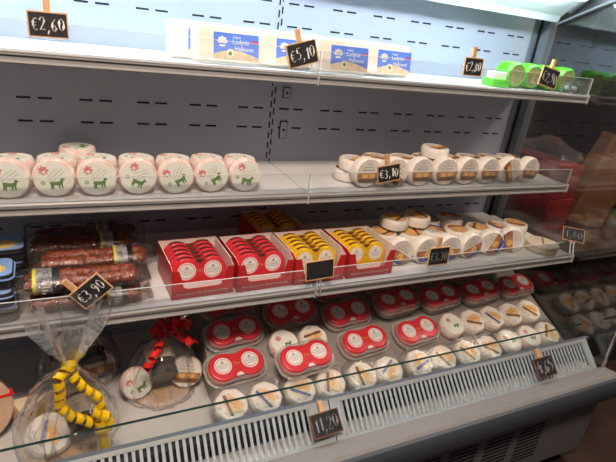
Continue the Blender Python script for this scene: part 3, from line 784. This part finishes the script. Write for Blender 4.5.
t = thing('flat_cheese', 'flat round cheese with pale lid at the right end of the lower shelf', 'cheese', T(1.758, 1.252, Z3) @ R('Z', 15))
MB().lathe([(.058, 0), (.064, .004), (.064, .022), (.062, .024)], 36).build('wheel', mat('pale_wheel', (.70, .58, .40), .5, .06), t)
MB().lathe([(.064, .0245), (.066, .027), (.064, .034), (.052, .036)], 36).build('lid', mat('pale_lid', (.62, .53, .40), .5, .06), t)
MB().lathe([(.0655, .0235), (.0655, .0245)], 36).build('seam', M_brown, t)
MB().box(-.045, .045, -.003, .003, .036, .0366, 0, R('Z', 30)).build('print', M_brown, t)

# ------------------------------------------------------------------ top shelf: white pouches, green cheeses
def make_pouch():
    t = thing('cheese_pouch', '', 'cheese pack')
    hw, hh = .094, .049
    n = 20; rg = []
    b = MB(); O = rrect(hw, hh, .012, 4)
    b.loft(O, [(-.004, 1.0), (0.0, 1.0), (.0, .98), (.012, .93), (.017, .88), (.018, .80)], 0, FRONT)
    b.loft(O, [(.004, 1.0), (-.012, .94), (-.017, .88)], 0, FRONT)
    b.build('pouch', M_hallou, t, smooth=50)
    F = T(.028, -.018, -.006) @ FRONT
    b = MB().prism([(-.066, -.034), (.062, -.034), (.062, .034), (-.066, .034)], 0, .001, 0, F)
    lab = b.build('label', M_bpack, t, smooth=0)
    b = MB()
    pts = [(-.066, -.034), (.062, -.034), (.062, -.026)] + [(.062 - .128 * k / 12, -.026 + .016 * sin(pi * (k / 12) * .9) * 1.0) for k in range(1, 13)]
    b.prism(pts, .001, .0014, 0, F)
    b.build('tan_print', mat('tan_table_print', (.70, .52, .33), .5, .12, 60), lab, smooth=0)
    b = MB()
    for a in (90, 50, 130, 10, 170):
        Mx = F @ T(-.042, .010, .001) @ R('Z', a)
        b.prism([(0, -.003), (.010, -.005), (.016, 0), (.010, .005), (0, .003)], 0, .0006, 0, Mx)
    b.box(-.050, -.034, -.001, .003, .001, .0016, 0, F)
    b.build('flower_print', M_lblwhite, lab, smooth=0)
    b = MB(); text_into(b, 'Ladytis', .017, F @ T(.010, .012, .0014), 0, width=.046); text_into(b, 'Halloumi', .017, F @ T(.020, -.005, .0014), 0, width=.052)
    text_into(b, 'Original', .008, F @ T(-.002, .024, .0014), 0, width=.022)
    b.build('lettering', M_lblwhite, lab, smooth=0)
    b = MB().prism([(-.030, -.030), (-.010, -.030), (-.010, -.008), (-.024, -.006), (-.030, -.014)], .0014, .002, 0, F).prism(circ(.005, 10, -.020, -.018), .002, .0024, 1, F)
    b.build('badge_print', [mat('pale_yellow_print', (.75, .72, .45), .5), M_green], lab, smooth=0)
    b = MB().box(.040, .062, .014, .018, .001, .0014, 0, F)
    b.build('red_flash_print', M_red, lab, smooth=0)
    return Proto(t)
HP = make_pouch()
Z1 = 1.4668
for i, (x, y, yw, s) in enumerate(((.413, 1.405, 1, 'leftmost'), (.602, 1.424, 0, 'second'), (.760, 1.386, 0, 'third'), (.948, 1.424, 0, 'rightmost'))):
    HP.put(T(x, y, Z1 + .0515) @ R('Z', yw) @ R('X', -9), f'{s} white cheese pouch with blue label standing on the top shelf', 'blue labelled pouches, front row')
for i, (x, s) in enumerate(((.36, 'left'), (.65, 'middle'), (.90, 'right'))):
    HP.put(T(x, 1.468, Z1 + .0512) @ R('X', -6), f'{s} white pouch in the row behind the blue labelled pouches', 'pouches in second row')
def make_greencheese():
    t = thing('green_cheese', '', 'cheese')
    r, d = .044, .075
    rf = lambda a, z, rr: 1 + .022 * cos(9 * a) + .012 * cos(4 * a + z * 70)
    MB().lathe([(r * .80, .004), (r * .88, 0), (r, .006), (r * 1.03, d * .5), (r, d - .006), (r * .85, d)], 45, 0, R('X', -90), rf).build('green_coat', M_neon, t, smooth=40)
    b = MB().lathe([(r * .84, 0), (r * .84, .001)], 30, 0, T(0, .0035, 0) @ FRONT, rf)
    f = b.build('face', M_neond, t, smooth=30)
    b = MB()
    for k in range(7):
        a = k * .9; b.box(-.010, .010, -.0015, .0015, 0, .0005, k % 2, T(0, .0024, 0) @ FRONT @ R('Z', 51 * k) @ T(.019, 0, 0) @ R('Z', 70))
    b.build('print', [M_pinkr, M_gband], f, smooth=0)
    return Proto(t)
GC = make_greencheese()
for i, (x, y, yw, s) in enumerate(((1.522, 1.40, -3, 'leftmost'), (1.617, 1.405, -2, 'second'), (1.711, 1.402, 2, 'third'), (1.805, 1.405, 0, 'rightmost'))):
    GC.put(T(x, y, Z1 + .0455) @ R('Z', yw) @ YA(40 * i), f'{s} bright green coated cheese standing at the right of the top shelf', 'bright green cheeses')
t = thing('green_packet', 'low bright green packet lying left of the green cheeses', 'cheese pack', T(1.440, 1.415, Z1) @ R('Z', -8))
MB().loft(rrect(.040, .035, .010), [(0, .95), (.003, 1), (.022, 1), (.027, .95)]).build('packet', M_neon, t)
MB().loft(rrect(.030, .020, .004), [(.0272, 1), (.050, 1), (.052, .96)], 0, T(0, .005, 0)).build('white_block', M_lblwhite, t)
t = thing('herb_pouch', 'small clear pouch with green and white pieces behind the end of the top lip', 'food pouch', T(1.785, 1.362, Z1) @ R('Z', 2))
MB().loft(rrect(.055, .014, .01), [(0, 1), (.03, .95), (.05, .5)]).build('pouch', M_pouch, t)
b = MB()
for k in range(9):
    b.lathe([(.002, 0), (.010, .004), (.008, .012), (.002, .015)], 8, k % 2, T(-.045 + .011 * k, random.uniform(-.003, .003), .004 + .012 * (k % 3)) @ R('X', 40 * k))
b.build('filling', [mat('herb_filling', (.10, .34, .14), .5, .2), M_lblwhite], t)

# ------------------------------------------------------------------ bottom deck: red twin packs in clear trays
ED = eight(0.0475, 0.045, 0.009)
EDt = rrect(.099, .055, .045, 8)
def make_twin(m_card):
    t = thing('red_twin_cheese', '', 'cheese pack')
    # lies flat: local z up, bottom at z = 0
    b = MB()
    for s in (-1, 1): b.lathe([(.040, .003), (.0445, .006), (.045, .034), (.042, .040)], 28, 0, T(s * .045, 0, 0))
    b.build('cheese', M_cream, t, smooth=40)
    MB().loft(ED, [(.024, 1.01), (.043, 1.0), (.0475, .985), (.050, .95), (.0505, .90)]).build('card_sleeve', m_card, t, smooth=40)
    for cx in (-.045, .045):
        b = MB(); logo(b, cx, .003, .028, .0505, I4); b.build('logo', [M_lblwhite, m_card, M_txt, M_txtl], t, smooth=0)
    b = MB(); text_into(b, 'Das', .013, T(0, .002, .0508), 0); b.build('gold_lettering', M_gold, t, smooth=0)
    b = MB().prism([(-.014, -.041), (.014, -.041), (.006, -.030), (-.006, -.030)], .0505, .0512, 0)
    b.build('white_flash', M_boxin, t, smooth=0)
    b = MB().loft(EDt, [(.0, .90), (.001, .94), (.026, .97), (.027, 1.05), (.0285, 1.05), (.030, .985), (.044, .965)])
    b.build('clear_tray', M_tray, t, smooth=40)
    return Proto(t)
TW = make_twin(M_pinkred)
sl = math.degrees(math.atan(0.45))
def on_slope(x, y, lift=0.0, yaw=0, tip=0, roll=0):
    return T(x, y, RZ(y) + .0004) @ R('X', sl) @ T(0, 0, lift) @ R('Z', yaw) @ R('X', tip) @ R('Y', roll)
col = ['first', 'second', 'third', 'fourth', 'fifth', 'sixth', 'seventh']
packs = [  # x, y, lift, yaw, tip, label
 (0.447, 1.232, 0, 4, 0, 'front red twin pack in the left column beside the red ribboned gift'),
 (0.472, 1.343, 0, 4, 0, 'red twin pack in the left column, second from the front'),
 (0.474, 1.453, 0, 4, 0, 'red twin pack in the left column, shaded at the back'),
 (0.664, 1.196, 0.05, 5, 0, 'front red twin pack in the second column under the clear tag clip'),
 (0.695, 1.385, 0, 4, 0, 'red twin pack in the second column behind two white cheeses'),
 (0.69, 1.495, 0, 4, 0, 'red twin pack in the second column, rearmost under the shelf'),
 (0.93, 1.236, 0, 5, 0, 'front red twin pack in the third column'),
 (0.911, 1.347, 0, 4, 0, 'red twin pack in the third column, second from the front'),
 (0.912, 1.457, 0, 4, 0, 'red twin pack in the third column, rearmost under the shelf'),
 (1.166, 1.236, 0, 6, 0, 'front red twin pack in the fourth column beside a white herb cheese'),
 (1.130, 1.348, 0.012, 5, -12, 'red twin pack tilted towards the viewer in the fourth column'),
 (1.130, 1.462, 0, 4, 0, 'red twin pack in the fourth column, shaded at the back'),
 (1.349, 1.346, 0, 5, -10, 'red twin pack in the fifth column behind the white cheeses'),
 (1.349, 1.463, 0, 5, 0, 'red twin pack in the fifth column, shaded at the back'),
 (1.567, 1.346, 0, 5, -10, 'red twin pack in the sixth column behind the white cheeses'),
 (1.567, 1.463, 0, 5, 0, 'red twin pack in the sixth column, shaded at the back'),
 (1.783, 1.350, 0, 3, -6, 'rightmost red twin pack beside the glass end'),
]
for x, y, l, yw, tp, lab in packs:
    TW.put(on_slope(x, y, l + (abs(tp) * .0010 if tp < 0 else abs(tp) * .0009), yw, tp), lab, 'red twin packs on the bottom deck')

# white deck cheeses
WB = make_round('white_cheese', style='blue', r=.0535, d=.042, n=8, facet=.8)
WW = make_round('white_cheese', style='wedge', r=.0535, d=.042, n=8, facet=.8)
def make_herb():
    t = thing('herb_cheese', '', 'cheese'); r, d = .052, .042
    rf = lambda a, z, rr: 1 + .015 * cos(9 * a) + .01 * cos(4 * a)
    MB().lathe([(r * .8, .001), (r * .92, 0), (r, .008), (r, d - .006), (r * .9, d)], 36, 0, R('X', -90), rf).build('paper_wrap', M_pinkpaper, t, smooth=45)
    b = MB().lathe([(r * .84, 0), (r * .84, .001)], 30, 0, T(0, .0004, 0) @ FRONT)
    lab = b.build('label', M_glabel, t)
    b = MB().prism([(x * .014, y * .011) for x, y in goat_shape(1)], 0, .0004, 0, T(.012, -.0006, -.008) @ FRONT)
    b.lathe([(.010, 0), (.010, .0004)], 12, 1, T(-.018, -.0006, .016) @ FRONT)
    b.build('print', [M_green, M_pinkr], lab, smooth=0)
    return Proto(t)
HB = make_herb()
UP = R('X', -90)
whites = [
 (0.4005, 1.120, WW, 30, 'white cheese with brown striped label in front of the left red pack'),
 (0.5115, 1.120, WB, 10, 'white cheese with blue striped label in front of the left red pack'),
 (0.629, 1.120, WB, -20, 'white cheese with blue stripe, left one before the second column of red packs'),
 (0.74, 1.120, WW, 60, 'white cheese with brown stripe, right one before the second column of red packs'),
 (0.862, 1.120, WW, 40, 'white cheese with orange slices, left one before the third column of red packs'),
 (0.973, 1.120, WB, 95, 'white cheese with blue stripe, right one before the third column of red packs'),
 (1.104, 1.120, WB, -70, 'white cheese with blue stripe, left one before the fourth column of red packs'),
 (1.215, 1.120, WW, 15, 'white cheese with dark edged label, right one before the fourth red column'),
 (1.3345, 1.120, WW, 10, 'white cheese with orange slices in the front row right of the fourth column'),
 (1.4455, 1.120, WW, -10, 'white cheese with orange stripe in the middle right of the front row'),
 (0.629, 1.276, HB, 0, 'left of two white cheeses lying between the red packs of the second column'),
 (0.741, 1.276, WW, 120, 'right of two white cheeses lying between the red packs of the second column'),
 (1.338, 1.233, HB, 10, 'pink edged herb cheese with green print right of the fourth red pack'),
 (1.445, 1.233, WW, -30, 'white cheese with brown band right of the pink edged herb cheese'),
 (1.553, 1.233, WB, 5, 'white cheese with dark stripe before the sixth red column'),
 (1.66, 1.233, WW, -35, 'white cheese with brown band before the rightmost red pack'),
 (1.768, 1.233, WW, 0, 'white cheese with brown band near the glass end, upper one'),
 (1.562, 1.128, HB, -10, 'white cheese in crumpled film at the front, left of the herb cheese'),
 (1.6725, 1.128, HB, 20, 'herb cheese with green print at the right of the front row'),
 (1.783, 1.128, WW, 80, 'rightmost white cheese beside the glass end'),
]
rc = random.Random(3)
for x, y, p, a, lab in whites:
    th = .0435
    p.put(on_slope(x, y, .0) @ T(0, 0, th) @ R('X', -90) @ YA(a), lab, 'white cheeses on the bottom deck')
# clear film pouches over the pairs at the front
def film_pouch(x, y, w, d, label, h=.0465, yaw=0, seed=0):
    O = rrect(w / 2, d / 2, .02, 4)
    rr = random.Random(seed); b = MB(); rg = []
    for z, k in ((.0, 1.0), (.008, 1.01), (h * .8, 1.0), (h, .93), (h + .001, .5)):
        rg.append([(px * k + rr.uniform(-.001, .002) * (1 if px > 0 else -1), py * k + rr.uniform(-.001, .002) * (1 if py > 0 else -1), z + rr.uniform(-.0004, .0012) * (z > .01)) for px, py in O])
    b.rings(rg)
    o = b.build('film_pouch', M_wrap, smooth=60); o.matrix_world = on_slope(x, y, .0008, yaw)
    return tag(o, label, 'film wrap', 'clear film pouches on the bottom deck')
for i, (x, y, w_, lab) in enumerate(((.456, 1.120, .224, 'clear film around the two white cheeses before the left red pack'),
    (.6845, 1.120, .224, 'clear film around the two white cheeses before the second red column'),
    (.9175, 1.120, .224, 'clear film around the two white cheeses before the third red column'),
    (1.1595, 1.120, .224, 'clear film around the two white cheeses before the fourth red column'),
    (1.390, 1.120, .224, 'clear film around two orange printed cheeses in the front row'),
    (1.6725, 1.128, .336, 'crumpled clear film over the three rightmost front cheeses'))):
    film_pouch(x, y, w_, .117, lab, seed=i)

# ------------------------------------------------------------------ gift sets in cellophane
def curl(b, pts, r, turns, width, m=0, n=None, wob=0.0):
    """a curled gift ribbon: a flat strip winding round the path"""
    P = [Vector(p) for p in pts]; L = [0]
    for i in range(len(P) - 1): L.append(L[-1] + (P[i + 1] - P[i]).length)
    n = n or int(turns * 12); out = []; wv = []
    for i in range(n + 1):
        s = L[-1] * i / n; k = 0
        while k < len(P) - 2 and L[k + 1] < s: k += 1
        f = (s - L[k]) / max(L[k + 1] - L[k], 1e-6); c = P[k].lerp(P[k + 1], f); t = (P[k + 1] - P[k]).normalized()
        a = t.cross(Vector((0, 1, .2))).normalized(); bb = t.cross(a).normalized()
        ph = 2 * pi * turns * i / n
        out.append(c + a * r * cos(ph) + bb * r * sin(ph)); wv.append(t * width)
    b.strip(out, wv, .0004, m)
def gift(name, label, base, neck, flare, r0, rtop, mrib, ribs, seed):
    g = thing(name, label, 'gift set', T(*base))
    B = Vector(base); N = Vector(neck) - B; Fl = Vector(flare) - B
    MB().lathe([(r0 * .9, 0), (r0 * .94, .003), (r0 * .94, .012), (r0 * .9, .015)], 40).build('wooden_board', M_wood, g)
    rr = random.Random(seed); ph = [rr.uniform(0, 6) for _ in range(6)]
    rg = []; n = 96
    def ringat(c, r, pl):
        o = []
        for j in range(n):
            a = 2 * pi * j / n
            k = 1 + pl * (.5 * sin(7 * a + ph[0]) + .35 * sin(13 * a + ph[1]) + .3 * sin(23 * a + ph[2]))
            p = c + Vector((r * k * cos(a), r * k * sin(a), 0))
            q = 1 + .16 * (noise.noise(p * 16 + Vector((seed, 0, 0))) + .6 * noise.noise(p * 41 + Vector((0, seed, 0)))) * (1 if pl > .025 else .3)
            o.append(c + Vector((r * k * q * cos(a), r * k * q * sin(a), 0)))
        return o
    for u, rad, pl in ((0, .97, .02), (.02, 1.04, .03), (.20, 1.03, .05), (.42, .93, .08), (.62, .70, .12), (.78, .46, .18), (.90, .24, .25), (.97, .14, .3), (1.0, .11, .3)):
        rg.append(ringat(N * u ** 1.0 * Vector((1, 1, 1)).x if False else Vector((N.x * u * u, N.y * u * u, N.z * u)), r0 * rad, pl))
    for u, rad, pl in ((.12, .22, .35), (.4, .55, .4), (.75, .85, .4), (1, 1.0, .45)):
        rg.append(ringat(N.lerp(Fl, u), rtop * rad, pl))
    MB().rings(rg, cap=(False, False)).build('cellophane', M_cello, g, smooth=60)
    b = MB()
    b.lathe([(.014, -.006), (.016, 0), (.014, .006)], 16, 0, T(*N))
    for pts, r, tn, wd in ribs: curl(b, [Vector(p) - B for p in pts], r, tn, wd)
    b.build('ribbon', mrib, g, smooth=50)
    return g
def jar(M, label, r=.032, h=.085, mlid=M_lid, lab=True):
    t = thing('preserve_jar', label, 'jar', M)
    MB().lathe([(r * .8, 0), (r * .97, .004), (r, .010), (r, h * .70), (r * .86, h * .80), (r * .84, h * .82)], 32).build('glass_body', M_jam, t)
    MB().lathe([(r * .95, h * .82), (r * .97, h * .84), (r * .97, h * .985), (r * .90, h), (r * .86, h * .992)], 32).build('lid', mlid, t)
    if lab:
        b = MB().lathe([(r * 1.008, h * .12), (r * 1.008, h * .62)], 32, 0, None, None, (False, False)); b.build('paper_label', M_jarl, t)
        b = MB()
        for k in range(3):
            for q in range(9):
                a = q * .7
                b.box(-.006, .006, -.0003, .0003, -.0012, .0012, 0, R('Z', math.degrees(a)) @ T(0, -r * 1.012, h * (.24 + .13 * k)))
        b.build('label_print', M_txt, t, smooth=0)
    return t
# red ribbon gift
rb = (0.234, 1.335, 0.441)
nk = (0.250, 1.325, 0.690)
ribs = []
rq = random.Random(5)
for k in range(10):
    a = k * .63; ex = Vector((nk[0] + .060 * cos(a) + .004, nk[1] - .025 + .03 * sin(a), nk[2] + .010 + .028 * sin(a * 1.7)))
    ribs.append(([nk, ((nk[0] + ex.x) / 2, (nk[1] + ex.y) / 2 - .01, (nk[2] + ex.z) / 2 + .015), ex], .014, 2.2, .0085))
ribs.append(([nk, (.212, 1.255, .658), (.190, 1.238, .632), (.172, 1.230, .604)], .013, 5, .009))
ribs.append(([nk, (.290, 1.265, .672), (.318, 1.255, .650)], .013, 4, .009))
gift('gift_set', 'cellophane gift set tied with a curled red ribbon on a wooden board', rb, nk, (0.252, 1.335, 0.755), .106, .055, M_rrib, ribs, 4)
jar(T(0.226, 1.375, 0.598) @ R('Z', 4) @ R('X', 118), 'jar with grey lid tipped towards the viewer inside the red ribboned gift', .044, .125)
GOAT.put(T(0.158, 1.285, 0.4575 + .053) @ R('Z', 14) @ R('X', -14) @ YA(-20), 'goat cheese round inside the gift with red ribbon', 'goat cheeses in back row')['group'] = 'cheeses inside gifts'
BR.put(T(0.308, 1.296, 0.4575 + .055) @ R('Z', -8) @ R('X', -20) @ YA(8), 'brown labelled cheese round inside the red ribboned gift', 'cheeses inside gifts')
# yellow ribbon gift
yb = (-0.045, 1.190, 0.441)
yn = (-0.022, 1.100, 0.765)
ribs = [
 ([yn, (-.050, 1.074, .752), (-.048, 1.069, .715), (-.052, 1.069, .672), (-.030, 1.064, .640), (.000, 1.062, .620), (.025, 1.059, .600)], .0125, 9, .0085),
 ([yn, (-.015, 1.084, .735), (.008, 1.074, .705), (.034, 1.069, .680), (.042, 1.064, .640)], .0115, 6, .0080),
 ([(.025, 1.064, .640), (.050, 1.059, .620), (.058, 1.059, .590), (.030, 1.059, .585)], .014, 4, .010),
 ([(.035, 1.056, .610), (.042, 1.054, .56), (.046, 1.054, .50), (.046, 1.059, .470)], .013, 7, .0105),
]
gift('gift_set', 'cellophane gift set with gathered top and long curled yellow ribbon', yb, yn, (-0.012, 1.062, 0.940), .122, .070, M_yrib, ribs, 9)
jar(T(-0.016, 1.235, 0.550) @ R('Z', 12) @ R('X', 112), 'jar with black lid tipped forward inside the yellow ribboned gift', .041, .110, M_lidb)
WB2 = make_round('white_cheese', style='blue', r=.060, d=.042, n=10)
WB2.put(T(-0.088, 1.160, 0.512) @ R('Z', 8) @ R('X', -62) @ YA(60), 'white cheese round with blue stripe inside the yellow ribboned gift', 'cheeses inside gifts')
t = thing('cheese_wedge', 'cheese wedge with gold label inside the yellow ribboned gift', 'cheese', T(-0.122, 1.272, 0.458) @ R('Z', 25))
MB().prism([(-.05, -.035), (.055, 0), (-.05, .035)], 0, .085).build('wedge', M_cream, t, smooth=0, bevel=.004)
MB().prism([(-.035, -.0305), (.02, -.013), (.02, -.012), (-.035, -.0295)], .02, .065).build('label', M_gold, t, smooth=0)
# shaded gift behind
ribs = [([(.03, 1.46, .72), (.06, 1.43, .70)], .010, 3, .006)]
gift('gift_set', 'shaded cellophane gift set standing behind the yellow ribboned one', (0.000, 1.480, 0.441), (0.0, 1.48, 0.690), (0.0, 1.48, 0.74), .118, .045, M_rrib, ribs, 12)
jar(T(0.025, 1.490, 0.578) @ R('Z', 10) @ R('X', 118), 'jar with glossy black lid inside the shaded rear gift', .040, .100, M_lidb)
jar(T(-0.055, 1.485, 0.457) @ R('Z', 10), 'upright dark jar at the left inside the shaded rear gift', .034, .095, M_lidb)
DK.put(T(0.055, 1.405, 0.4575 + .054) @ R('Z', 10) @ R('X', -12), 'white cheese round inside the shaded rear gift', 'cheeses inside gifts')
# wooden disc at the far left
t = thing('wooden_board', 'pale round wooden board with a red ribbon at the far left edge', 'board', T(-0.272, 1.235, 0.4445) @ R('Z', 12) @ R('X', -10))
MB().lathe([(.10, -.012), (.105, -.008), (.105, .008), (.10, .012)], 48, 0, T(0, 0, .105) @ FRONT).build('disc', mat('peach_wood', (.66, .45, .31), .6, .08, 40), t)
MB().box(-.107, .107, -.0135, .0135, .128, .136).build('ribbon', M_rrib, t, smooth=0)

# ------------------------------------------------------------------ next counter beyond the glass end
t = thing('wooden_counter', 'dark wooden counter standing beyond the glass end of the case', 'counter', T(2.55, 1.7, 0))
MB().box(-.56, .9, -.42, .42, .755, .80).build('counter_top', M_counter, t, smooth=0, bevel=.004)
MB().box(-.54, .88, -.38, .40, 0, .755).build('counter_body', M_wall, t, smooth=0)
b = MB()
def crate(M, label):
    t = thing('red_box', label, 'box', M, 'red boxes beyond the glass')
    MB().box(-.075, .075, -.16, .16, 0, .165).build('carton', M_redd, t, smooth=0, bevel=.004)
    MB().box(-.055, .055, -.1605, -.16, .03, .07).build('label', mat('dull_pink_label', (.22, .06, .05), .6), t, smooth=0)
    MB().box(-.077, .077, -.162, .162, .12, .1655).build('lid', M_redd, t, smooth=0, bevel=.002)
crate(T(2.15, 1.66, 0.80) @ R('Z', -4), 'lower dark red box on the counter beyond the glass')
crate(T(2.145, 1.66, 0.967) @ R('Z', 3), 'upper dark red box under crumpled film beyond the glass')
o = MB().loft(rrect(.078, .16, .03), [(0, .8), (.02, 1), (.05, .9), (.07, .5), (.10, .2)]).build('film_bag', M_wrap); o.matrix_world = T(2.145, 1.66, 1.1345)
tag(o, 'crumpled clear film bag lying on the upper dark red box', 'film bag')
t = thing('paper_bag', 'brown paper bag leaning beside the dark red boxes', 'bag', T(2.385, 1.54, .8185) @ R('Z', -18) @ R('Y', 10))
MB().loft(rrect(.10, .055, .012), [(0, .96), (.01, 1), (.2, 1.02), (.36, .96), (.46, .86)], 0, None, (True, False)).build('bag', M_card, t)
b = MB(); rl = random.Random(2)
t = thing('leafy_herbs', 'bunch of green leafy herbs on the counter beyond the glass', 'herbs', T(2.66, 1.47, .80))
for k in range(46):
    a = rl.uniform(0, 6.28); rr = rl.uniform(0, .10); zz = rl.uniform(.05, .20)
    Mx = T(rr * cos(a), rr * sin(a), zz) @ R('Z', math.degrees(a)) @ R('Y', rl.uniform(-60, 40))
    b.rings([[(x, -w_, h_), (x, 0, h_ - .006), (x, w_, h_), (x, 0, h_ - .004)] for x, w_, h_ in ((0, .003, 0), (.02, .02, .006), (.045, .022, .006), (.07, .004, -.01))], 0, Mx)
b.build('leaf', M_leaf, t)
MB().lathe([(.03, 0), (.05, .06), (.03, .10)], 14).build('stem', M_leaf, t)
